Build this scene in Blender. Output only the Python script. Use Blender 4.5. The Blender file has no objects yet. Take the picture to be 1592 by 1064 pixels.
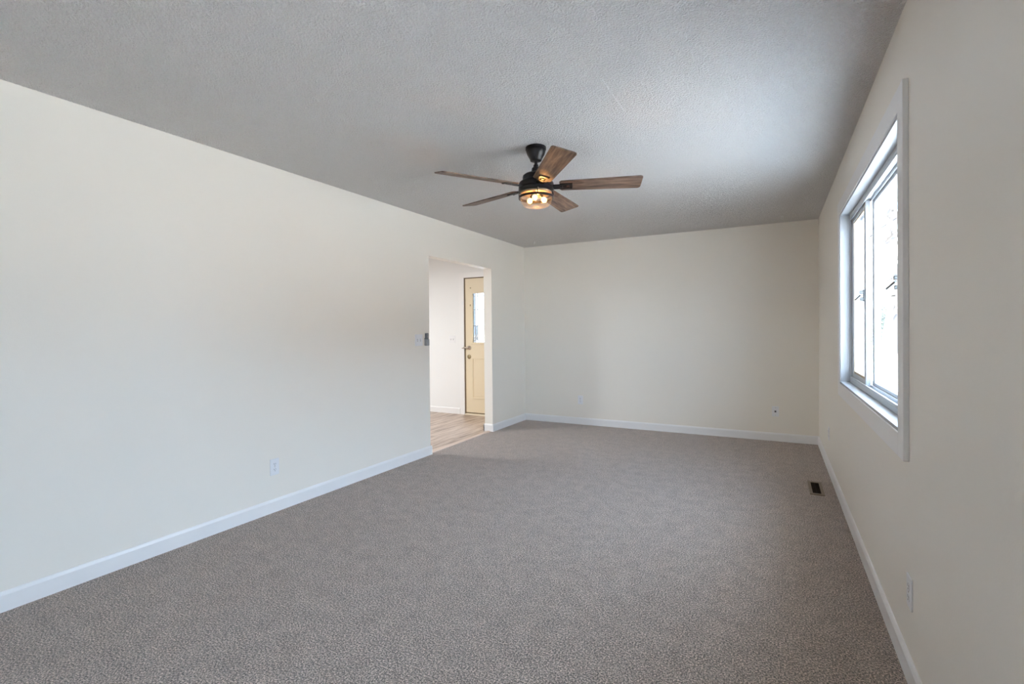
import bpy, bmesh, math, random
from mathutils import Vector, Matrix

PI = math.pi
random.seed(7)
S = bpy.context.scene
COL = S.collection

# ------------------------------------------------------------------ camera
F_PX, YAW, PITCH, ROLL, CAM_H, SHIFT = 764.974, math.radians(28.0498), math.radians(-0.4885), math.radians(-0.526), 1.265, -10.977
XL, XR, D, H = -3.1245, 0.4254, 6.2506, 2.44        # left wall, right wall, back wall, ceiling
_s, _c = math.sin(YAW), math.cos(YAW)
fwd = Vector((-_s * math.cos(PITCH), _c * math.cos(PITCH), math.sin(PITCH)))
rgt = Vector((_c, _s, 0)); up = rgt.cross(fwd)
r2 = math.cos(ROLL) * rgt + math.sin(ROLL) * up
u2 = -math.sin(ROLL) * rgt + math.cos(ROLL) * up
cam_data = bpy.data.cameras.new('camera'); cam = bpy.data.objects.new('camera', cam_data); COL.objects.link(cam)
M_ = Matrix((r2, u2, -fwd)).transposed().to_4x4(); M_.translation = Vector((0, 0, CAM_H))
cam.matrix_world = M_
cam_data.sensor_fit = 'HORIZONTAL'; cam_data.sensor_width = 36.0
cam_data.lens = F_PX / 1592 * 36.0
cam_data.shift_y = SHIFT / 1592
cam_data.clip_start = 0.02; cam_data.clip_end = 300
S.camera = cam

# ------------------------------------------------------------------ light
S.view_settings.view_transform = 'Standard'; S.view_settings.look = 'None'
S.view_settings.gamma = 1.0; S.view_settings.use_curve_mapping = False
S.view_settings.exposure = 0.40
S.cycles.max_bounces = 14; S.cycles.diffuse_bounces = 10; S.cycles.transparent_max_bounces = 16
S.cycles.sample_clamp_indirect = 6.0
S.cycles.caustics_reflective = False; S.cycles.caustics_refractive = False
S.cycles.use_denoising = True

SKY, SUN, FILL_HALL, BULB = 12.9, 36.0, 74.0, 2.4
W = bpy.data.worlds.new('sky'); S.world = W; W.use_nodes = True
nt = W.node_tree; nt.nodes.clear()
out = nt.nodes.new('ShaderNodeOutputWorld'); bg = nt.nodes.new('ShaderNodeBackground')
tc = nt.nodes.new('ShaderNodeTexCoord'); sep = nt.nodes.new('ShaderNodeSeparateXYZ'); ramp = nt.nodes.new('ShaderNodeValToRGB')
nt.links.new(tc.outputs['Generated'], sep.inputs[0]); nt.links.new(sep.outputs['Z'], ramp.inputs[0])
nt.links.new(ramp.outputs[0], bg.inputs[0]); nt.links.new(bg.outputs[0], out.inputs[0])
ramp.color_ramp.elements[0].position = 0.0; ramp.color_ramp.elements[0].color = (0.655, 0.80, 1.0, 1)
ramp.color_ramp.elements[1].position = 0.7; ramp.color_ramp.elements[1].color = (0.60, 0.76, 1.0, 1)
bg.inputs[1].default_value = SKY
sun = bpy.data.lights.new('sun', 'SUN'); sun.energy = SUN; sun.angle = math.radians(1.0); sun.color = (1.0, 0.86, 0.70)
sun_o = bpy.data.objects.new('sun', sun); COL.objects.link(sun_o)
sun_o.rotation_euler = Vector((0.70, 0.60, -1.0)).to_track_quat('-Z', 'Y').to_euler()   # travels away from the camera, along the window wall

# ------------------------------------------------------------------ materials
MATS = {}
def mat(name, color, rough=0.5, metal=0.0, spec=0.5):
    m = bpy.data.materials.new(name); m.use_nodes = True
    b = m.node_tree.nodes['Principled BSDF']
    b.inputs['Base Color'].default_value = (*color, 1); b.inputs['Roughness'].default_value = rough
    b.inputs['Metallic'].default_value = metal; b.inputs['Specular IOR Level'].default_value = spec
    MATS[name] = m
    return m, m.node_tree, b
def node(nt, kind, **kw):
    n = nt.nodes.new(kind)
    for k, v in kw.items():
        if k in n.inputs: n.inputs[k].default_value = v
        else: setattr(n, k, v)
    return n
def coords(nt, scale=(1, 1, 1), kind='Object'):
    t = node(nt, 'ShaderNodeTexCoord'); mp = node(nt, 'ShaderNodeMapping')
    mp.inputs['Scale'].default_value = scale
    nt.links.new(t.outputs[kind], mp.inputs['Vector'])
    return mp.outputs['Vector']
def ramp_node(nt, fac, stops):
    r = node(nt, 'ShaderNodeValToRGB'); cr = r.color_ramp
    while len(cr.elements) < len(stops): cr.elements.new(0.5)
    for e, (p, c) in zip(cr.elements, stops): e.position = p; e.color = (*c, 1)
    nt.links.new(fac, r.inputs[0]); return r.outputs[0]
def bump(nt, b, height, strength, dist):
    n = node(nt, 'ShaderNodeBump', Strength=strength, Distance=dist)
    nt.links.new(height, n.inputs['Height']); nt.links.new(n.outputs[0], b.inputs['Normal'])

def wall_paint(name, col, tex=0.12):
    m, t, b = mat(name, col, 0.42, 0, 0.35)
    v = coords(t)
    n = node(t, 'ShaderNodeTexNoise', Scale=170.0, Detail=2.0); t.links.new(v, n.inputs['Vector'])
    bump(t, b, n.outputs['Fac'], tex, 0.002)
    return m
WALL = wall_paint('cream_wall_paint', (0.87, 0.835, 0.765))
WALL_H = wall_paint('white_hall_paint', (0.85, 0.86, 0.86))
TRIM = mat('white_trim_paint', (0.87, 0.87, 0.87), 0.32)[0]
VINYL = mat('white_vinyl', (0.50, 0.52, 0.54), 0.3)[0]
PLATE = mat('white_plastic', (0.84, 0.85, 0.87), 0.3)[0]
SLOT = mat('dark_slot', (0.03, 0.03, 0.03), 0.6)[0]
GREYPL = mat('grey_plastic', (0.33, 0.34, 0.35), 0.4)[0]
DARKPL = mat('charcoal_plastic', (0.12, 0.13, 0.14), 0.4)[0]
BLACK = mat('matte_black_metal', (0.006, 0.006, 0.008), 0.34, 0.0, 0.3)[0]
NICKEL = mat('brushed_nickel', (0.55, 0.48, 0.42), 0.3, 1.0)[0]
BRASS = mat('aged_brass', (0.42, 0.34, 0.2), 0.35, 1.0)[0]
STEEL = mat('latch_steel', (0.22, 0.23, 0.23), 0.4, 1.0)[0]
STRIP = mat('brown_weatherstrip', (0.16, 0.11, 0.06), 0.7)[0]
VENT = mat('brown_vent_enamel', (0.22, 0.17, 0.115), 0.45)[0]
VENTD = mat('dark_slat_and_shade', (0.03, 0.02, 0.012), 0.8)[0]
DOOR = mat('cream_door_paint', (0.80, 0.69, 0.50), 0.4)[0]
CAME = mat('zinc_came', (0.35, 0.36, 0.37), 0.4, 0.8)[0]
SASHWOOD = mat('tan_wood_bead', (0.48, 0.38, 0.26), 0.5)[0]

# ceiling: sprayed knockdown texture, a faint seam where it was scraped
m, t, b = mat('textured_ceiling_paint', (0.88, 0.865, 0.85), 0.8, 0, 0.2); CEIL = m
v = coords(t)
n1 = node(t, 'ShaderNodeTexNoise', Scale=105.0, Detail=2.0, Roughness=0.55); t.links.new(v, n1.inputs['Vector'])
r1 = ramp_node(t, n1.outputs['Fac'], [(0.42, (0, 0, 0)), (0.62, (1, 1, 1))])
bump(t, b, r1, 1.0, 0.011)
sx = node(t, 'ShaderNodeSeparateXYZ'); t.links.new(v, sx.inputs[0])
def band(sock, centre, half):
    n = node(t, 'ShaderNodeMath', operation='COMPARE'); n.inputs[1].default_value = centre; n.inputs[2].default_value = half
    t.links.new(sock, n.inputs[0]); return n.outputs[0]
ml = node(t, 'ShaderNodeMath', operation='MULTIPLY'); t.links.new(band(sx.outputs['X'], -0.706, 0.0035), ml.inputs[0]); t.links.new(band(sx.outputs['Y'], 2.44, 0.20), ml.inputs[1])
cr_ = ramp_node(t, ml.outputs[0], [(0.0, (0.88, 0.865, 0.85)), (1.0, (0.97, 0.96, 0.95))]); t.links.new(cr_, b.inputs['Base Color'])      # old scrape mark

# carpet: flecked grey-brown pile
m, t, b = mat('flecked_taupe_carpet', (0.2, 0.18, 0.16), 0.95, 0, 0.1); CARPET = m
v = coords(t)
n1 = node(t, 'ShaderNodeTexNoise', Scale=150.0, Detail=3.0, Roughness=0.8); t.links.new(v, n1.inputs['Vector'])
n2 = node(t, 'ShaderNodeTexNoise', Scale=11.0, Detail=4.0, Roughness=0.75); t.links.new(v, n2.inputs['Vector'])
add = node(t, 'ShaderNodeMath', operation='MULTIPLY_ADD'); add.inputs[1].default_value = 0.10
t.links.new(n2.outputs['Fac'], add.inputs[0]); t.links.new(n1.outputs['Fac'], add.inputs[2])
rc = ramp_node(t, add.outputs[0], [(0.44, (0.022, 0.015, 0.011)), (0.55, (0.245, 0.183, 0.145)), (0.66, (0.86, 0.70, 0.59))])
t.links.new(rc, b.inputs['Base Color'])
b.inputs['Sheen Weight'].default_value = 0.45; b.inputs['Sheen Roughness'].default_value = 0.5
bump(t, b, n1.outputs['Fac'], 0.9, 0.008)

# vinyl planks running away from the camera
m, t, b = mat('greige_vinyl_plank', (0.5, 0.4, 0.33), 0.38); PLANK = m
v = coords(t, (1, 1, 1))
sx = node(t, 'ShaderNodeSeparateXYZ'); t.links.new(v, sx.inputs[0])
cmb = node(t, 'ShaderNodeCombineXYZ'); t.links.new(sx.outputs['Y'], cmb.inputs['X']); t.links.new(sx.outputs['X'], cmb.inputs['Y'])
br = node(t, 'ShaderNodeTexBrick', Scale=1.0); br.inputs['Brick Width'].default_value = 1.2; br.inputs['Row Height'].default_value = 0.15
br.inputs['Mortar Size'].default_value = 0.0015; br.inputs['Color1'].default_value = (0.30, 0.30, 0.30, 1); br.inputs['Color2'].default_value = (0.7, 0.7, 0.7, 1)
br.inputs['Mortar'].default_value = (0, 0, 0, 1)
t.links.new(cmb.outputs[0], br.inputs['Vector'])
mp2 = node(t, 'ShaderNodeMapping'); mp2.inputs['Scale'].default_value = (22, 2.0, 1); t.links.new(v, mp2.inputs['Vector'])
n1 = node(t, 'ShaderNodeTexNoise', Scale=1.0, Detail=5.0, Roughness=0.6); t.links.new(mp2.outputs[0], n1.inputs['Vector'])
mx = node(t, 'ShaderNodeMath', operation='MULTIPLY_ADD'); mx.inputs[1].default_value = 0.3
t.links.new(br.outputs['Color'], mx.inputs[0]); t.links.new(n1.outputs['Fac'], mx.inputs[2])
rc = ramp_node(t, mx.outputs[0], [(0.42, (0.14, 0.09, 0.06)), (0.6, (0.40, 0.30, 0.235)), (0.8, (0.58, 0.475, 0.40))])
t.links.new(rc, b.inputs['Base Color'])
STRIPWOOD = mat('pale_wood_strip', (0.62, 0.49, 0.41), 0.45)[0]

# fan blade wood, grain along local X
m, t, b = mat('weathered_walnut', (0.12, 0.075, 0.05), 0.58); WOOD = m
v = coords(t, (3, 60, 1))
n1 = node(t, 'ShaderNodeTexNoise', Scale=1.0, Detail=6.0, Roughness=0.65, Distortion=0.6); t.links.new(v, n1.inputs['Vector'])
v2 = coords(t, (5, 26, 1))
n2 = node(t, 'ShaderNodeTexNoise', Scale=1.0, Detail=2.0, Distortion=1.5); t.links.new(v2, n2.inputs['Vector'])
mul = node(t, 'ShaderNodeMath', operation='MULTIPLY_ADD'); mul.inputs[1].default_value = 0.6
t.links.new(n2.outputs['Fac'], mul.inputs[0]); t.links.new(n1.outputs['Fac'], mul.inputs[2])
rc = ramp_node(t, mul.outputs[0], [(0.60, (0.016, 0.009, 0.007)), (0.75, (0.105, 0.066, 0.046)), (1.0, (0.23, 0.155, 0.115))])
t.links.new(rc, b.inputs['Base Color']); bump(t, b, n1.outputs['Fac'], 0.25, 0.001)

def glass(name, tint, gloss=0.08):
    m = bpy.data.materials.new(name); m.use_nodes = True; t = m.node_tree; t.nodes.clear()
    o = node(t, 'ShaderNodeOutputMaterial'); tr = node(t, 'ShaderNodeBsdfTransparent', Color=(*tint, 1))
    gl = node(t, 'ShaderNodeBsdfGlossy', Roughness=0.02); fr = node(t, 'ShaderNodeFresnel', IOR=1.45); mx = node(t, 'ShaderNodeMixShader')
    ge = node(t, 'ShaderNodeNewGeometry'); ml = node(t, 'ShaderNodeMath', operation='SUBTRACT', use_clamp=True)   # reflect at the outer face only: thin sheet
    t.links.new(fr.outputs[0], ml.inputs[0]); t.links.new(ge.outputs['Backfacing'], ml.inputs[1])
    t.links.new(ml.outputs[0], mx.inputs[0]); t.links.new(tr.outputs[0], mx.inputs[1]); t.links.new(gl.outputs[0], mx.inputs[2]); t.links.new(mx.outputs[0], o.inputs[0])
    MATS[name] = m; return m
GLASS = glass('clear_pane', (0.96, 0.98, 0.98))
BOWL = glass('seeded_bowl_glass', (0.96, 0.93, 0.88))
t = BOWL.node_tree; o_ = [n for n in t.nodes if n.type == 'OUTPUT_MATERIAL'][0]; m0_ = [n for n in t.nodes if n.type == 'MIX_SHADER'][0]
tl = node(t, 'ShaderNodeBsdfTranslucent', Color=(0.9, 0.85, 0.78, 1)); mx2 = node(t, 'ShaderNodeMixShader')
ns = node(t, 'ShaderNodeTexNoise', Scale=70.0, Detail=2.0); t.links.new(coords(t), ns.inputs['Vector'])
rr_ = ramp_node(t, ns.outputs['Fac'], [(0.50, (0.008, 0.008, 0.008)), (0.70, (0.07, 0.07, 0.07))])     # seeds and ripples in the glass
t.links.new(rr_, mx2.inputs[0]); t.links.new(m0_.outputs[0], mx2.inputs[1]); t.links.new(tl.outputs[0], mx2.inputs[2]); t.links.new(mx2.outputs[0], o_.inputs[0])
def emit(name, col, strength):
    m, t, b = mat(name, col, 0.4); b.inputs['Emission Color'].default_value = (*col, 1); b.inputs['Emission Strength'].default_value = strength; return m
BULBM = emit('warm_bulb', (1.0, 0.66, 0.30), BULB)
SNOW = mat('snow', (0.88, 0.84, 0.79), 0.9)[0]
BARK = mat('grey_bark', (0.10, 0.094, 0.09), 0.9)[0]
NEEDLE = mat('evergreen_needles', (0.05, 0.07, 0.045), 0.9)[0]
SIDING = mat('white_siding', (0.78, 0.78, 0.78), 0.7)[0]
SHINGLE = mat('grey_shingle', (0.09, 0.09, 0.095), 0.9)[0]
ASPHALT = mat('wet_asphalt', (0.07, 0.066, 0.062), 0.7)[0]

# ------------------------------------------------------------------ mesh helpers
class MB:
    def __init__(s): s.bm = bmesh.new()
    def box(s, x0, x1, y0, y1, z0, z1, bev=0.0, seg=2):
        g = bmesh.ops.create_cube(s.bm, size=1.0)
        for vv in g['verts']:
            vv.co = Vector(((x0 + x1) / 2 + vv.co.x * (x1 - x0), (y0 + y1) / 2 + vv.co.y * (y1 - y0), (z0 + z1) / 2 + vv.co.z * (z1 - z0)))
        if bev:
            es = list({e for vv in g['verts'] for e in vv.link_edges})
            bmesh.ops.bevel(s.bm, geom=es, offset=bev, segments=seg, affect='EDGES', profile=0.5)
        return s
    def lathe(s, prof, n=48, c=(0, 0, 0), cap0=True, cap1=True):
        rings = []
        for r, z in prof:
            rings.append([s.bm.verts.new((c[0] + r * math.cos(2 * PI * i / n), c[1] + r * math.sin(2 * PI * i / n), c[2] + z)) for i in range(n)])
        for a, b_ in zip(rings, rings[1:]):
            for i in range(n):
                s.bm.faces.new((a[i], a[(i + 1) % n], b_[(i + 1) % n], b_[i]))
        if cap0: s.bm.faces.new(rings[0][::-1])
        if cap1: s.bm.faces.new(rings[-1])
        return s
    def tube(s, p0, p1, r0, r1=None, n=12):
        r1 = r0 if r1 is None else r1
        p0, p1 = Vector(p0), Vector(p1); q = (p1 - p0).to_track_quat('Z', 'Y'); rings = []
        for p, r in ((p0, r0), (p1, r1)):
            rings.append([s.bm.verts.new(p + q @ Vector((r * math.cos(2 * PI * i / n), r * math.sin(2 * PI * i / n), 0))) for i in range(n)])
        for i in range(n): s.bm.faces.new((rings[0][i], rings[0][(i + 1) % n], rings[1][(i + 1) % n], rings[1][i]))
        s.bm.faces.new(rings[0][::-1]); s.bm.faces.new(rings[1]); return s
    def prism(s, pts, ax, a0, a1):
        """extrude a polygon given in the two other axes along axis ax"""
        def mk(u, v_, w):
            c = [0, 0, 0]; o = [i for i in range(3) if i != ax]; c[o[0]] = u; c[o[1]] = v_; c[ax] = w; return s.bm.verts.new(c)
        A = [mk(u, v_, a0) for u, v_ in pts]; B = [mk(u, v_, a1) for u, v_ in pts]; n = len(pts)
        s.bm.faces.new(A); s.bm.faces.new(B[::-1])
        for i in range(n): s.bm.faces.new((A[i], B[i], B[(i + 1) % n], A[(i + 1) % n]))
        return s
    def ico(s, c, r, sub=1):
        g = bmesh.ops.create_icosphere(s.bm, subdivisions=sub, radius=r)
        for vv in g['verts']: vv.co += Vector(c)
        return s
    def sphere(s, c, r, sz=1.0, n=24):
        g = bmesh.ops.create_uvsphere(s.bm, u_segments=n, v_segments=n // 2, radius=r)
        for vv in g['verts']: vv.co = Vector((vv.co.x, vv.co.y, vv.co.z * sz)) + Vector(c)
        return s
    def build(s, name, material, parent=None, smooth=False, loc=None):
        bmesh.ops.recalc_face_normals(s.bm, faces=s.bm.faces[:])
        me = bpy.data.meshes.new(name); s.bm.to_mesh(me); s.bm.free()
        me.materials.append(material)
        o = bpy.data.objects.new(name, me); COL.objects.link(o)
        if smooth:
            for p in me.polygons: p.use_smooth = True
            try: me.set_sharp_from_angle(angle=math.radians(35))
            except Exception: pass
        if parent is not None: o.parent = parent
        if loc is not None: o.location = loc
        return o
def tag(o, label, cat, group=None, kind=None):
    o['label'] = label; o['category'] = cat
    if group: o['group'] = group
    if kind: o['kind'] = kind
    return o
def struct(o, label=None):
    o['kind'] = 'structure'
    if label: o['label'] = label
    return o
def empty(name, loc, rot=(0, 0, 0)):
    o = bpy.data.objects.new(name, None); COL.objects.link(o); o.location = loc; o.rotation_euler = rot; o.empty_display_size = 0.1
    return o
def copy_tree(o, parent=None):
    c = o.copy(); COL.objects.link(c); c.parent = parent
    for ch in list(o.children): copy_tree(ch, c)
    return c

# ------------------------------------------------------------------ room shell
REAR = -4.6            # wall behind the camera
HX = -7.2              # far side of the hall
WT = 0.115             # interior wall thickness
OY0, OY1, OZ = 4.060, 5.328, 2.046                   # cased-less opening in the left wall
WY0, WY1, WZ0, WZ1 = 2.305, 4.180, 0.870, 2.065      # front window
VY0, VY1 = -1.20, 0.675                              # second window, behind the camera
EX = 0.16              # outer wall thickness
DX0, DX1, DZ = -4.150, -3.275, 2.075                 # entry door hole

# floors
b_ = MB(); b_.box(XL - 0.035, XR + 0.02, REAR - 0.02, D + 0.02, -0.12, 0.0)
struct(b_.build('floor', CARPET), 'flecked taupe carpet covering the living room')
b_ = MB(); b_.box(HX, XL - 0.075, 1.2, D + 0.02, -0.12, 0.0)
struct(b_.build('floor_hall', PLANK), 'greige wood plank floor of the entry hall')
b_ = MB(); b_.prism([(XL - 0.085, 0.0), (XL - 0.075, 0.006), (XL - 0.035, 0.006), (XL - 0.022, 0.0), (XL - 0.022, -0.03), (XL - 0.085, -0.03)], 1, OY0 + 0.013, OY1 - 0.013)
struct(b_.build('trim_1', STRIPWOOD), 'pale wood strip between carpet and plank floor')
# ceiling
b_ = MB(); b_.box(XL - 0.02, XR + 0.3, REAR - 0.3, D + 0.3, H, H + 0.15)
CEIL_O = struct(b_.build('ceiling', CEIL), 'white textured ceiling of the living room')
b_ = MB(); b_.box(HX - 0.2, XL - 0.02, 1.0, D + 0.3, H, H + 0.15)
struct(b_.build('ceiling_hall', CEIL), 'white ceiling of the entry hall')
# walls
b_ = MB()
b_.box(XL - WT, XL, REAR, OY0, -0.1, H); b_.box(XL - WT, XL, OY1, D, -0.1, H); b_.box(XL - WT, XL, OY0, OY1, OZ, H)
bmesh.ops.remove_doubles(b_.bm, verts=b_.bm.verts[:], dist=1e-5)
struct(b_.build('wall_left', WALL), 'long pale wall with the opening to the hall')
b_ = MB(); b_.box(XL - WT, XR + EX, D, D + EX, -0.6, H + 0.1)
struct(b_.build('wall_back', WALL), 'cream end wall of the living room')
b_ = MB()
b_.box(XR, XR + EX, REAR, VY0, -0.6, H); b_.box(XR, XR + EX, VY1, WY0, -0.6, H); b_.box(XR, XR + EX, WY1, D, -0.6, H)
b_.box(XR, XR + EX, VY0, VY1, -0.6, WZ0); b_.box(XR, XR + EX, VY0, VY1, WZ1, H)
b_.box(XR, XR + EX, WY0, WY1, -0.6, WZ0); b_.box(XR, XR + EX, WY0, WY1, WZ1, H)
struct(b_.build('wall_right', WALL), 'cream wall holding the white framed window')
b_ = MB(); b_.box(XL - WT, XR + EX, REAR - EX, REAR, -0.6, H + 0.1)
struct(b_.build('wall_rear', WALL), 'wall behind the camera')
b_ = MB()
b_.box(HX - EX, DX0, D, D + EX, -0.6, H + 0.1); b_.box(DX1, XL - WT, D, D + EX, -0.6, H + 0.1); b_.box(DX0, DX1, D, D + EX, DZ, H + 0.1); b_.box(DX0, DX1, D, D + EX, -0.6, -0.002)
struct(b_.build('wall_hall', WALL_H), 'white hall wall around the entry door')
b_ = MB(); b_.box(HX - EX, HX, 1.0, D, -0.6, H); b_.box(HX, XL - WT, 1.05, 1.2, -0.6, H)
struct(b_.build('wall_hall_side', WALL_H), 'far side walls of the entry hall')

# baseboards: ogee-less flat board with an eased top
BH, BT = 0.092, 0.013
def bb_profile(sign, base):      # (across, z)
    return [(base, 0.0), (base + sign * BT, 0.0), (base + sign * BT, BH - 0.016), (base + sign * BT * 0.62, BH - 0.004), (base + sign * BT * 0.4, BH), (base, BH)]
def bb_y(mb, x, sign, y0, y1): mb.prism(bb_profile(sign, x), 1, y0, y1)
def bb_x(mb, y, sign, x0, x1):
    mb.prism(bb_profile(sign, y), 0, x0, x1)
b_ = MB(); bb_y(b_, XL, 1, REAR, OY0 + BT); bb_x(b_, OY0, 1, XL - WT - BT, XL + 0.001); bb_y(b_, XL - WT, -1, 1.2, OY0 + BT)
struct(b_.build('baseboard_left', TRIM), 'white baseboard along the long left wall')
b_ = MB(); bb_y(b_, XL, 1, OY1 - BT, D - BT); bb_x(b_, OY1, -1, XL - WT - BT, XL + 0.001); bb_y(b_, XL - WT, -1, OY1 - BT, D - BT)
struct(b_.build('baseboard_opening', TRIM), 'white baseboard wrapping the wall end beside the opening')
b_ = MB(); bb_x(b_, D, -1, XL, XR)
struct(b_.build('baseboard_back', TRIM), 'white baseboard along the end wall')
b_ = MB(); bb_y(b_, XR, -1, REAR, D - BT)
struct(b_.build('baseboard_right', TRIM), 'white baseboard along the window wall')
b_ = MB(); bb_x(b_, D, -1, HX, DX0 - 0.085)
struct(b_.build('baseboard_hall', TRIM), 'white baseboard in the entry hall')

# ------------------------------------------------------------------ windows
def frame_boxes(mb, x0, x1, y0, y1, z0, z1, wy, wzb, wzt, bev=0.002):
    mb.box(x0, x1, y0, y0 + wy, z0, z1, bev); mb.box(x0, x1, y1 - wy, y1, z0, z1, bev)
    mb.box(x0, x1, y0 + wy, y1 - wy, z0, z0 + wzb, bev); mb.box(x0, x1, y0 + wy, y1 - wy, z1 - wzt, z1, bev)
def make_window(name, y0, y1, z0, z1, label):
    root = empty(name, (XR, (y0 + y1) / 2, z0)); struct(root, label)
    off = Vector((-XR, -(y0 + y1) / 2, -z0))
    def put(mb, n, m_, par=root, smooth=False):
        bmesh.ops.translate(mb.bm, verts=mb.bm.verts[:], vec=off); return mb.build(n, m_, par, smooth)
    cw, ct = 0.088, 0.018
    c = MB(); frame_boxes(c, XR - ct, XR, y0 - cw, y1 + cw, z0 - cw, z1 + cw, cw, cw, cw, 0.002); put(c, 'casing', TRIM)
    j = MB(); frame_boxes(j, XR - 0.012, XR + EX, y0 - 0.001, y1 + 0.001, z0 - 0.001, z1 + 0.001, 0.014, 0.014, 0.014, 0.001); put(j, 'jamb', VINYL)
    a0, a1, c0, c1 = y0 + 0.013, y1 - 0.013, z0 + 0.013, z1 - 0.013
    f = MB(); frame_boxes(f, XR + 0.045, XR + 0.15, a0, a1, c0, c1, 0.014, 0.026, 0.026, 0.002)
    for xx, hh in ((0.045, 0.016), (0.082, 0.014), (0.112, 0.02)):           # raised tracks of sill and head
        f.box(XR + xx, XR + xx + 0.008, a0 + 0.014, a1 - 0.014, c0 + 0.026, c0 + 0.026 + hh, 0.001)
        f.box(XR + xx, XR + xx + 0.008, a0 + 0.014, a1 - 0.014, c1 - 0.026 - hh, c1 - 0.026, 0.001)
    put(f, 'frame', VINYL)
    m0, m1 = y0 + 0.36, y1 - 0.60
    ff = MB(); frame_boxes(ff, XR + 0.093, XR + 0.125, m0 - 0.02, m1 + 0.02, c0 + 0.027, c1 - 0.027, 0.05, 0.03, 0.03, 0.003)
    ff.box(XR + 0.088, XR + 0.093, m1 - 0.018, m1 - 0.008, c0 + 0.03, c1 - 0.03); ff.box(XR + 0.088, XR + 0.093, m0 + 0.008, m0 + 0.018, c0 + 0.03, c1 - 0.03)
    fo = put(ff, 'fixed_sash', VINYL)
    p = MB(); p.box(XR + 0.106, XR + 0.110, m0 + 0.03, m1 - 0.03, c0 + 0.056, c1 - 0.056); put(p, 'pane', GLASS, fo)
    for s0, s1, inner in ((a0 + 0.015, m0, 1), (m1, a1 - 0.015, -1)):
        s_ = MB(); frame_boxes(s_, XR + 0.056, XR + 0.080, s0, s1, c0 + 0.030, c1 - 0.030, 0.048, 0.036, 0.036, 0.004)
        so = put(s_, 'sliding_sash', VINYL)
        bd = MB(); frame_boxes(bd, XR + 0.062, XR + 0.0755, s0 + 0.0485, s1 - 0.0485, c0 + 0.0665, c1 - 0.0665, 0.006, 0.014, 0.006, 0.0); put(bd, 'bead', SASHWOOD, so)
        p = MB(); p.box(XR + 0.067, XR + 0.071, s0 + 0.054, s1 - 0.054, c0 + 0.076, c1 - 0.074); put(p, 'pane', GLASS, so)
        yl = (s1 - 0.022) if inner > 0 else (s0 + 0.022); zl = z0 + 0.588
        l = MB(); l.box(XR + 0.047, XR + 0.0562, yl - 0.010, yl + 0.010, zl - 0.036, zl + 0.036, 0.003)
        l.tube((XR + 0.030, yl, zl + 0.02), (XR + 0.05, yl, zl + 0.02), 0.009); l.tube((XR + 0.032, yl, zl - 0.022), (XR + 0.05, yl, zl - 0.022), 0.009)
        l.tube((XR + 0.036, yl, zl + 0.004), (XR + 0.018, yl + 0.085, zl - 0.022), 0.005, 0.004)
        put(l, 'latch', STEEL, so, True)
    return root
make_window('window_1', WY0, WY1, WZ0, WZ1, 'white framed three part sliding window on the right wall')
make_window('window_2', VY0, VY1, WZ0, WZ1, 'second sliding window further along the right wall behind the camera')

# ------------------------------------------------------------------ entry door in the hall
dr = empty('door_1', ((DX0 + DX1) / 2, D, 0)); struct(dr, 'cream entry door with half glass seen through the opening')
doff = Vector((-(DX0 + DX1) / 2, -D, 0))
def dput(mb, n, m_, par=dr, smooth=False):
    bmesh.ops.translate(mb.bm, verts=mb.bm.verts[:], vec=doff); return mb.build(n, m_, par, smooth)
c = MB(); cw = 0.075
c.box(DX0 - cw, DX0 + 0.004, D - 0.016, D, 0, DZ + cw, 0.002); c.box(DX1 - 0.004, DX1 + 0.033, D - 0.016, D, 0, DZ + cw, 0.002)
c.box(DX0 + 0.004, DX1 - 0.004, D - 0.016, D, DZ - 0.004, DZ + cw, 0.002); dput(c, 'casing', TRIM)
w = MB(); w.box(DX0 + 0.0005, DX0 + 0.019, D + 0.001, D + 0.10, 0, DZ - 0.0005); w.box(DX1 - 0.019, DX1 - 0.0005, D + 0.001, D + 0.10, 0, DZ - 0.0005)
w.box(DX0 + 0.019, DX1 - 0.019, D + 0.001, D + 0.10, DZ - 0.017, DZ - 0.0005); w.box(DX0 + 0.019, DX1 - 0.019, D + 0.012, D + 0.06, 0.022, 0.036); dput(w, 'weatherstrip', STRIP)
th = MB(); th.box(DX0 + 0.0195, DX1 - 0.0195, D - 0.03, D + 0.10, 0.0, 0.021, 0.003); dput(th, 'threshold', mat('cream_threshold', (0.85, 0.76, 0.60), 0.4)[0])
s0, s1, q0, q1 = DX0 + 0.0195, DX1 - 0.0195, 0.037, DZ - 0.0175      # slab
y0, y1 = D + 0.006, D + 0.050
g0, g1, gz0, gz1 = s0 + 0.125, s1 - 0.125, 1.085, 1.84                # glazed half
sl = MB()
sl.box(s0, g0, y0, y1, q0, q1); sl.box(g1, s1, y0, y1, q0, q1); sl.box(g0, g1, y0, y1, gz1, q1); sl.box(g0, g1, y0, y1, q0, gz0)
xm = (g0 + g1) / 2
for a, e in ((g0 - 0.005, xm - 0.035), (xm + 0.035, g1 + 0.005)):     # two raised lower panels
    sl.prism([(a, 0.25), (e, 0.25), (e, 0.86), (a, 0.86)], 1, y0 - 0.001, y0)
    frame_ = [(a, e, 0.25, 0.262), (a, e, 0.848, 0.86), (a, a + 0.012, 0.262, 0.848), (e - 0.012, e, 0.262, 0.848)]
    for fx0, fx1, fz0, fz1 in frame_: sl.box(fx0, fx1, y0 - 0.010, y0, fz0, fz1, 0.003)
    sl.box(a + 0.035, e - 0.035, y0 - 0.006, y0, 0.285, 0.825, 0.004)
slab = dput(sl, 'door_panel', DOOR)
lf = MB()
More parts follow.
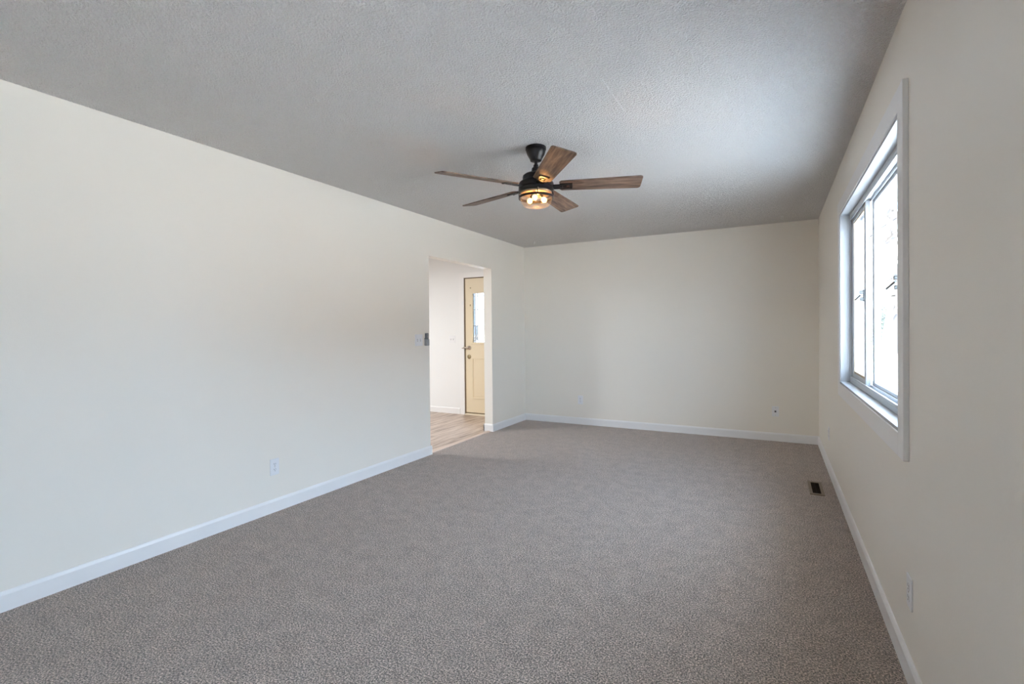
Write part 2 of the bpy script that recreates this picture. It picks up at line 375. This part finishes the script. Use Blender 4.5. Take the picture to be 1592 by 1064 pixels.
for fx0, fx1, fz0, fz1 in ((g0 - 0.02, g1 + 0.02, gz1 - 0.012, gz1 + 0.02), (g0 - 0.02, g1 + 0.02, gz0 - 0.02, gz0 + 0.012), (g0 - 0.02, g0 + 0.012, gz0 + 0.012, gz1 - 0.012), (g1 - 0.012, g1 + 0.02, gz0 + 0.012, gz1 - 0.012)):
    lf.box(fx0, fx1, y0 - 0.012, y0 + 0.01, fz0, fz1, 0.004)
dput(lf, 'glass_frame', DOOR)
gp = MB(); gp.box(g0 + 0.001, g1 - 0.001, y0 + 0.014, y0 + 0.019, gz0 + 0.001, gz1 - 0.001); pn = dput(gp, 'pane', glass('obscure_door_glass', (0.64, 0.65, 0.66)))
gp = MB()
for xa, xb in ((g0 + 0.001, g0 + 0.039), (g1 - 0.039, g1 - 0.001)): gp.box(xa, xb, y0 + 0.0195, y0 + 0.0225, gz0 + 0.001, gz1 - 0.001)
gp.box(g0 + 0.051, g0 + 0.079, y0 + 0.0195, y0 + 0.0225, gz0 + 0.05, gz0 + 0.255)
dput(gp, 'bevel_strip', glass('grey_bevel_glass', (0.40, 0.41, 0.42)), pn)
cm = MB()
for x in (g0 + 0.045, g0 + 0.085, g1 - 0.045, g1 - 0.085): cm.box(x - 0.006, x + 0.006, y0 + 0.011, y0 + 0.022, gz0 + 0.001, gz1 - 0.001)
for z in (gz0 + 0.045, gz0 + 0.26, gz0 + 0.50, gz1 - 0.05): cm.box(g0 + 0.001, g1 - 0.001, y0 + 0.0112, y0 + 0.0218, z - 0.005, z + 0.005)
dput(cm, 'leading', CAME, pn)
hx = s0 + 0.063
k = MB(); k.lathe([(0.03, 0), (0.031, 0.006), (0.024, 0.012), (0.012, 0.018), (0.011, 0.045)], 28)
bmesh.ops.rotate(k.bm, verts=k.bm.verts[:], cent=(0, 0, 0), matrix=Matrix.Rotation(PI / 2, 3, 'X'))
k.tube((0, -0.042, 0), (-0.05, -0.046, 0.004), 0.010, 0.009); k.tube((-0.05, -0.046, 0.004), (-0.105, -0.042, -0.006), 0.009, 0.006)
bmesh.ops.translate(k.bm, verts=k.bm.verts[:], vec=(hx, y0, 1.013)); dput(k, 'lever_handle', NICKEL, slab, True)
k = MB(); k.lathe([(0.032, 0), (0.032, 0.008), (0.026, 0.014), (0.02, 0.016)], 28); k.box(-0.006, 0.006, -0.018, 0.018, 0.014, 0.03, 0.003)
bmesh.ops.rotate(k.bm, verts=k.bm.verts[:], cent=(0, 0, 0), matrix=Matrix.Rotation(PI / 2, 3, 'X'))
bmesh.ops.translate(k.bm, verts=k.bm.verts[:], vec=(hx - 0.002, y0, 0.878)); dput(k, 'deadbolt', BRASS, slab, True)
k = MB()
k.lathe([(0.010, 0), (0.010, 0.006), (0.006, 0.010)], 20)
bmesh.ops.rotate(k.bm, verts=k.bm.verts[:], cent=(0, 0, 0), matrix=Matrix.Rotation(PI / 2, 3, 'X'))
bmesh.ops.translate(k.bm, verts=k.bm.verts[:], vec=(-4.036, y0, 1.915)); dput(k, 'chain_button', BRASS, slab, True)
k = MB(); k.box(-4.048, -4.020, y0 - 0.008, y0, 1.640, 1.668, 0.003); dput(k, 'chain_plate', BRASS, slab)
k = MB(); k.box(DX0 - 0.022, DX0 + 0.015, D - 0.030, D - 0.0165, 1.665, 1.715, 0.003); dput(k, 'door_sensor', PLATE)

# ------------------------------------------------------------------ wall plates (built facing +X, origin on the wall)
def make_outlet():
    root = empty('wall_outlet', (0, 0, 0))
    p = MB(); p.box(0.0, 0.0055, -0.035, 0.035, -0.057, 0.057, 0.0022); p.build('cover_plate', PLATE, root)
    for z in (0.0195, -0.0195):
        pts = []
        for i in range(24):
            a = 2 * PI * i / 24; pts.append((0.0172 * math.cos(a), max(-0.0135, min(0.0135, 0.0172 * math.sin(a)))))
        r = MB(); r.prism([(u, z + v_) for u, v_ in pts], 0, 0.0050, 0.0072); ro = r.build('receptacle', PLATE, root)
        for yy, hh in ((-0.0064, 0.0046), (0.0064, 0.0038)):
            s_ = MB(); s_.box(0.0066, 0.0074, yy - 0.0012, yy + 0.0012, z + 0.003 - hh, z + 0.003 + hh); s_.build('slot', SLOT, ro)
        s_ = MB(); s_.tube((0.0066, 0, z - 0.008), (0.0074, 0, z - 0.008), 0.0026); s_.build('ground_hole', SLOT, ro)
    s_ = MB(); s_.tube((0.0050, 0, 0), (0.0064, 0, 0), 0.0032); s_.build('screw', NICKEL, root)
    return root
OUT = make_outlet()
spots = [((XL, 2.270, 0.318), 0, 'white duplex outlet low on the long left wall'),
         ((-2.298, D, 0.329), -PI / 2, 'white duplex outlet on the end wall, the one nearer the hall opening'),
         ((XR, 2.205, 0.320), PI, 'white duplex outlet low on the right wall in front of the window'),
         ((XR, 5.15, 0.330), PI, 'small white outlet past the window near the far right corner')]
for i, (loc, rz, lab) in enumerate(spots):
    o = OUT if i == 0 else copy_tree(OUT)
    o.location = loc; o.rotation_euler = (0, 0, rz); tag(o, lab, 'outlet', 'white wall outlets')
j = empty('cable_jack', (0.0086, D, 0.333), (0, 0, -PI / 2)); tag(j, 'white wall jack with one dark port on the end wall above baseboard', 'wall jack')
p = MB(); p.box(0, 0.0055, -0.035, 0.035, -0.057, 0.057, 0.0022); p.build('cover_plate', PLATE, j)
p = MB(); p.box(0.005, 0.0075, -0.010, 0.010, -0.011, 0.011, 0.001); po = p.build('port', GREYPL, j)
p = MB(); p.box(0.007, 0.0079, -0.0065, 0.0065, -0.007, 0.007); p.build('socket_hole', SLOT, po)
for z in (0.041, -0.041):
    p = MB(); p.tube((0.005, 0, z), (0.0064, 0, z), 0.0032); p.build('screw', NICKEL, j)
def make_switch(name, loc, rz, n):
    r = empty(name, loc, (0, 0, rz)); wd = 0.035 + 0.023 * (n - 1)
    p = MB(); p.box(0, 0.0055, -wd, wd, -0.057, 0.057, 0.0022); p.build('cover_plate', PLATE, r)
    for i in range(n):
        yy = (i - (n - 1) / 2) * 0.046
        g = MB(); g.box(0.005, 0.0062, yy - 0.0055, yy + 0.0055, -0.0125, 0.0125); go = g.build('toggle_slot', GREYPL, r)
        g = MB(); g.prism([(0.0055, -0.006), (0.0055, 0.007), (0.017, 0.013), (0.018, 0.006)], 1, yy - 0.004, yy + 0.004); g.build('toggle', PLATE, go)
    return r
tag(make_switch('light_switch', (XL, 3.886, 1.180), 0, 2), 'white double toggle switch plate on the left wall beside the opening', 'light switch')
tag(make_switch('light_switch', (-4.372, D, 1.140), -PI / 2, 2), 'white switch plate on the hall wall beside the entry door', 'light switch')
# fan remote in its holder
cr = empty('remote_holder', (XL, 3.998, 1.125)); tag(cr, 'grey plastic wall holder cupping the fan remote', 'holder')
p = MB(); p.box(0.0, 0.003, -0.021, 0.021, 0.0, 0.075, 0.001); p.build('back_plate', DARKPL, cr)
p = MB(); p.box(0.003, 0.030, -0.024, -0.0205, 0.0, 0.062, 0.001); p.box(0.003, 0.030, 0.0205, 0.024, 0.0, 0.062, 0.001); p.box(0.003, 0.030, -0.0205, 0.0205, -0.003, 0.003, 0.001); p.box(0.0265, 0.030, -0.0205, 0.0205, 0.003, 0.060, 0.001)
p.build('pocket', GREYPL, cr)
rm = empty('fan_remote', (XL, 3.998, 1.130)); tag(rm, 'charcoal fan remote standing in the wall holder by the opening', 'remote')
p = MB(); p.box(0.0045, 0.025, -0.0195, 0.0195, 0.0, 0.118, 0.004); p.build('case', DARKPL, rm)
p = MB(); p.box(0.0245, 0.0258, -0.013, 0.013, 0.070, 0.108, 0.0004); pd = p.build('keypad', GREYPL, rm)
for zz in (0.079, 0.098):
    for yy in (-0.006, 0.006):
        p = MB(); p.tube((0.0255, yy, zz), (0.0272, yy, zz), 0.0042, 0.0038); p.build('button', SLOT, pd)

# ------------------------------------------------------------------ floor register
v_ = empty('floor_vent', (0.2842, 4.526, 0.0)); tag(v_, 'brown metal floor vent set in the carpet near the window wall', 'floor vent')
fw, fl, ow, ol = 0.049, 0.178, 0.028, 0.150
p = MB()
for a in ((-fw, -ow, -fl, fl), (ow, fw, -fl, fl), (-ow, ow, -fl, -ol), (-ow, ow, ol, fl)): p.box(a[0], a[1], a[2], a[3], 0.0, 0.008, 0.002)
p.build('vent_frame', VENT, v_)
p = MB(); p.box(-ow, ow, -ol, ol, 0.0003, 0.0012); p.build('shade_plate', VENTD, v_)  # flat dark plate on the carpet, painted shade in place of an open duct
p = MB()
for i in range(14):
    y = -ol + 0.011 + i * (2 * ol - 0.022) / 13; p.box(-ow, ow, y - 0.0012, y + 0.0012, 0.0012, 0.0065)
p.box(-0.001, 0.001, -ol, ol, 0.0012, 0.0055); p.build('louvers', VENTD, v_)

# ceiling hooks
hk = empty('ceiling_hook', (0.079, 5.886, H)); tag(hk, 'small white ceiling hook near the window wall end of the far ceiling', 'hook', 'ceiling hooks')
p = MB(); p.lathe([(0.002, -0.010), (0.009, -0.008), (0.012, 0.0)], 16); p.build('hook_base', TRIM, hk, True)
p = MB(); last = None
for i in range(9):
    a = PI / 2 + i * 1.4 * PI / 8; q = Vector((0.010 * math.cos(a), 0, -0.022 + 0.010 * math.sin(a)))
    if last is not None: p.tube(last, q, 0.002, n=8)
    last = q
p.build('hook_bend', TRIM, hk, True)
h2 = copy_tree(hk); h2.location = (-2.791, 5.896, H); h2['label'] = 'small white ceiling hook near the far corner above the hall side wall'

# ------------------------------------------------------------------ ceiling fan
FC = Vector((-1.343, 2.868, H))
fan = empty('ceiling_fan', FC); tag(fan, 'black ceiling fan with five dark wood blades and lit glass lamp', 'ceiling fan')
p = MB(); p.lathe([(0.063, 0.0), (0.066, -0.004), (0.066, -0.018), (0.0625, -0.021), (0.0615, -0.030), (0.055, -0.050), (0.043, -0.070), (0.037, -0.082), (0.036, -0.088), (0.028, -0.091), (0.012, -0.092)], 48); p.build('canopy', BLACK, fan, True)
p = MB(); p.lathe([(0.0105, -0.088), (0.0105, -0.132)], 20); p.build('downrod', BLACK, fan, True)
p = MB(); p.lathe([(0.014, -0.112), (0.016, -0.116), (0.018, -0.128), (0.027, -0.136), (0.030, -0.154), (0.034, -0.162)], 32); p.build('coupling', BLACK, fan, True)
p = MB(); p.lathe([(0.034, -0.160), (0.050, -0.166), (0.072, -0.174), (0.084, -0.184), (0.086, -0.192), (0.086, -0.212), (0.097, -0.220), (0.108, -0.228), (0.112, -0.236), (0.112, -0.262), (0.109, -0.264), (0.109, -0.268), (0.113, -0.270), (0.113, -0.286), (0.108, -0.290), (0.06, -0.290)], 56); p.build('motor_housing', BLACK, fan, True)
ZB = -0.253
for k in range(5):
    ang = math.radians(20 + 72 * k)
    R0, R1, w0, w1, tk = 0.150, 0.662, 0.058, 0.071, 0.0035
    pts = [(R0, -w0 + 0.012), (R0 + 0.012, -w0)]
    for i in range(7):
        a = -PI / 2 + i * PI / 12; pts.append((R1 - 0.016 + 0.016 * math.cos(a), -w1 + 0.016 + 0.016 * math.sin(a)))
    for i in range(7):
        a = i * PI / 12; pts.append((R1 - 0.006 - 0.016 + 0.016 * math.cos(a), w1 - 0.016 + 0.016 * math.sin(a)))
    pts += [(R0 + 0.012, w0), (R0, w0 - 0.012)]
    bl = MB(); bl.prism(pts, 2, -tk, tk)
    es = [e for e in bl.bm.edges if abs(e.verts[0].co.z - e.verts[1].co.z) < 1e-6]
    bmesh.ops.bevel(bl.bm, geom=es, offset=0.0015, segments=1, affect='EDGES')
    bo = bl.build('blade', WOOD, fan); bo.location = (0, 0, ZB); bo.rotation_euler = (Matrix.Rotation(ang, 3, 'Z') @ Matrix.Rotation(math.radians(-12.5), 3, 'X')).to_euler()
    ir = MB(); zt, zb_ = -tk - 0.0005, -tk - 0.006
    ir.box(0.100, 0.152, -0.026, 0.026, zb_ - 0.002, zt, 0.0015); ir.box(0.150, 0.168, -0.010, 0.010, zb_ - 0.003, zt, 0.001)                    # arm out of the motor
    ir.box(0.150, 0.232, -0.033, -0.017, zb_, zt, 0.001); ir.box(0.150, 0.232, 0.017, 0.033, zb_, zt, 0.001)
    ir.box(0.150, 0.170, -0.017, 0.017, zb_, zt, 0.001); ir.box(0.212, 0.232, -0.017, 0.017, zb_, zt, 0.001)
    ir.box(0.170, 0.196, -0.007, 0.007, zb_, zt, 0.001)
    for sx_, sy_ in ((0.224, -0.026), (0.224, 0.026), (0.184, 0.0)): ir.tube((sx_, sy_, zb_ - 0.002), (sx_, sy_, zb_ + 0.001), 0.004, n=10)
    ir.build('blade_iron', BLACK, bo)
# light kit
p = MB(); p.lathe([(0.1, -0.2905), (0.1, -0.297), (0.096, -0.300), (0.02, -0.300)], 48); plate = p.build('lamp_plate', mat('warm_lit_lamp_plate', (0.50, 0.36, 0.24), 0.35, 0.6)[0], fan, True)  # coppery colour paints the bulbs' warm light onto the housing underside
rg = MB(); ro_, ri_, zt, zb_ = 0.113, 0.106, -0.316, -0.330
n = 56
rings = [[rg.bm.verts.new((r * math.cos(2 * PI * i / n), r * math.sin(2 * PI * i / n), z)) for i in range(n)] for r, z in ((ri_, zt), (ro_, zt), (ro_, zb_), (ri_, zb_))]
for a in range(4):
    A, B = rings[a], rings[(a + 1) % 4]
    for i in range(n): rg.bm.faces.new((A[i], A[(i + 1) % n], B[(i + 1) % n], B[i]))
ring = rg.build('cage_ring', BLACK, fan, True)
for i in range(4):
    a = math.radians(30 + 90 * i); q = MB(); q.tube((0.1095 * math.cos(a), 0.1095 * math.sin(a), -0.288), (0.1095 * math.cos(a), 0.1095 * math.sin(a), -0.318), 0.003, n=8); q.build('post', BLACK, ring)
gb = MB(); prof = [(0.100, -0.301), (0.102, -0.306), (0.101, -0.335), (0.097, -0.352), (0.089, -0.366), (0.078, -0.376), (0.060, -0.383), (0.030, -0.386), (0.004, -0.3865)]
gb.lathe(prof, 56, cap0=False); gb.build('glass_shade', BOWL, fan, True)
L = bpy.data.lights.new('fan_lamp_light', 'POINT'); L.energy = 3.4; L.color = (1.0, 0.46, 0.13); L.shadow_soft_size = 0.012
lo = bpy.data.objects.new('fan_lamp_light', L); COL.objects.link(lo); lo.parent = fan; lo.location = (0, 0, -0.352)
for i in range(3):
    a = math.radians(-75 + 120 * i); dx, dy = math.cos(a), math.sin(a)
    c0 = Vector((0.026 * dx, 0.026 * dy, -0.3005)); dirv = Vector((dx * 0.55, dy * 0.55, -0.65)).normalized()
    so = MB(); so.tube(c0, c0 + dirv * 0.022, 0.012, 0.012, 16); sk = so.build('socket', BLACK, plate)
    bb = MB(); g = bmesh.ops.create_uvsphere(bb.bm, u_segments=18, v_segments=12, radius=0.0175)
    for vv in g['verts']:
        if vv.co.z < 0: vv.co.x *= 1 + vv.co.z * 14 * 0.4; vv.co.y *= 1 + vv.co.z * 14 * 0.4; vv.co.z *= 1.3
    q = dirv.to_track_quat('Z', 'Y'); bmesh.ops.rotate(bb.bm, verts=bb.bm.verts[:], cent=(0, 0, 0), matrix=q.to_matrix())
    bmesh.ops.translate(bb.bm, verts=bb.bm.verts[:], vec=c0 + dirv * 0.045); bb.build('bulb', BULBM, sk, True)

# ------------------------------------------------------------------ made-up ceiling lamp, out of frame, to brighten the hall
def fill_lamp(name, x, y, power, size, col, label):
    r = empty(name, (x, y, H)); tag(r, label, 'ceiling light')
    p = MB(); p.lathe([(size, 0.0), (size, -0.02), (size - 0.02, -0.028)], 40, cap1=True); p.build('fill_base', TRIM, r, True)
    L = bpy.data.lights.new(name + '_light', 'AREA'); L.shape = 'DISK'; L.size = size * 1.8; L.energy = power; L.color = col
    lo = bpy.data.objects.new(name + '_light', L); COL.objects.link(lo); lo.parent = r; lo.location = (0, 0, -0.04)
    return r
fill_lamp('hall_fill', -5.2, 3.6, FILL_HALL, 0.25, (0.95, 0.98, 1.0), 'unseen round ceiling light added to brighten the hall')  # added source, no known fixture; lights the hall wall and jamb

# ------------------------------------------------------------------ outdoors
GZ = -0.55
def ground_z(x, y): return GZ + max(0.0, min(1.2, (math.hypot(x, y - 3) - 12) * 0.065))     # the yard rises gently away from the house
g = MB(); bmesh.ops.create_grid(g.bm, x_segments=90, y_segments=90, size=60)
for vv in g.bm.verts:
    r = math.hypot(vv.co.x, vv.co.y - 3)
    vv.co.z = ground_z(vv.co.x, vv.co.y)
struct(g.build('ground', SNOW, smooth=True), 'bright snow covered yard outside the window')
p = MB(); p.prism([(-50, 36.5), (50, 36.5), (50, 38.5), (-50, 38.5)], 2, GZ + 1.19, GZ + 1.23); struct(p.build('road', ASPHALT), 'grey road across the snowy yard')

def tree(name, x, y, h, seed, label):
    rnd = random.Random(seed); root = empty(name, (x, y, ground_z(x, y) - 0.05)); tag(root, label, 'tree', 'bare trees outside the window')
    tr = MB(); br = MB(); top = Vector((0, 0, 0)); pts = [Vector((0, 0, 0))]
    for i in range(1, 6): pts.append(Vector((rnd.uniform(-.12, .12) * i * 0.5, rnd.uniform(-.12, .12) * i * 0.5, h * 0.85 * i / 5)))
    for i in range(5): tr.tube(pts[i], pts[i + 1], h * 0.024 * (1 - i * 0.17), h * 0.024 * (1 - (i + 1) * 0.17), 9)
    def limb(a, d, L, r, lev):
        q = a + d * L; br.tube(a, q, r, r * 0.5, 6)
        if lev > 0:
            for _ in range(4):
                f = rnd.uniform(0.3, 1.0); nd = (d + Vector((rnd.uniform(-.9, .9), rnd.uniform(-.9, .9), rnd.uniform(-.2, .7)))).normalized()
                limb(a + d * L * f, nd, L * 0.55, r * 0.5, lev - 1)
    for i in range(11):
        f = rnd.uniform(0.3, 1.0); k_ = min(4, int(f * 5 * 0.999)); a = pts[k_].lerp(pts[k_ + 1], f * 5 - k_) if k_ < 5 else pts[5]
        t_ = rnd.uniform(0, 2 * PI); limb(a, Vector((math.cos(t_), math.sin(t_), rnd.uniform(0.3, 0.9))).normalized(), h * rnd.uniform(0.16, 0.26), h * 0.008, 2)
    tr.build('trunk', BARK, root, True); br.build('branches', BARK, root)
tree('bare_tree', 2.25, 13.6, 5.0, 3, 'slim bare tree closest to the window pane')
tree('bare_tree', 4.35, 25.5, 8.5, 11, 'taller bare tree by the road')
tree('bare_tree', 12.0, 11.0, 9.0, 21, 'bare tree standing in the side yard')
tree('bare_tree', 12.5, -2.0, 9.0, 31, 'bare tree further along the side yard')
def bush(x, y, r, h, seed, label):
    rnd = random.Random(seed); root = empty('evergreen_bush', (x, y, ground_z(x, y) - 0.05)); tag(root, label, 'bush', 'evergreens outside')
    f = MB()
    for i in range(900):
        t_ = rnd.uniform(0, 2 * PI); z = rnd.uniform(0.02, 1) ** 1.1; rr = r * (1 - 0.75 * z) * math.sqrt(rnd.uniform(0.15, 1))
        c_ = Vector((rr * math.cos(t_), rr * math.sin(t_), z * h)); d_ = Vector((rnd.uniform(-1, 1), rnd.uniform(-1, 1), rnd.uniform(-.2, 1))).normalized() * 0.2
        f.tube(c_ - d_ * 0.5, c_ + d_ * 0.5, 0.035, 0.004, 5)
    f.build('needles', NEEDLE, root)
    s_ = MB(); s_.tube((0, 0, 0), (0, 0, h * 0.9), 0.06, 0.02, 8); s_.build('stem', BARK, root)
bush(4.95, 29.5, 1.2, 2.0, 5, 'rounded evergreen bush before the road, seen through the pane')
# neighbour's gabled house
hs = empty('house', (12.4, 46.0, GZ + 1.18)); tag(hs, 'pale gabled house across the road seen faintly through the window', 'house')
p = MB(); p.box(-6, 5, -3, 5, 0, 7.4); p.prism([(-6, 7.4), (5, 7.4), (-0.5, 11.2)], 1, -3, 5); p.build('wall', SIDING, hs)
p = MB(); p.prism([(-6.6, 7.05), (-0.5, 11.25), (5.6, 7.05), (5.6, 7.4), (-0.5, 11.6), (-6.6, 7.4)], 1, -3.5, 5.4); p.build('roof', SHINGLE, hs)
for wx in (-4.2, -0.5, 3.2):
    p = MB(); p.box(wx - 0.6, wx + 0.6, -3.06, -3.0, 1.4, 3.0); p.box(wx - 0.02, wx + 0.02, -3.09, -3.06, 1.4, 3.0); p.build('window', SHINGLE, hs)
BROWN = mat('brown_siding', (0.20, 0.16, 0.13), 0.8)[0]
h2 = copy_tree(hs); h2.location = (21.0, 4.0, GZ + 0.35); h2.rotation_euler = (0, 0, -PI / 2); h2.scale = (1.7, 1, 0.5); h2['label'] = 'unseen brown gabled house added beyond the side yard to block horizon light'  # added unseen to keep a darker band at mid height on the left wall
for ch in h2.children:
    if ch.name.startswith('wall'):
        ch.data = ch.data.copy(); ch.data.materials[0] = BROWN
# this house's eave above the window wall
p = MB(); p.box(XR + EX, XR + EX + 0.45, REAR - 0.3, D + 0.3, H + 0.02, H + 0.14, 0.01); struct(p.build('trim_2', TRIM), 'white eave soffit outside above the window')
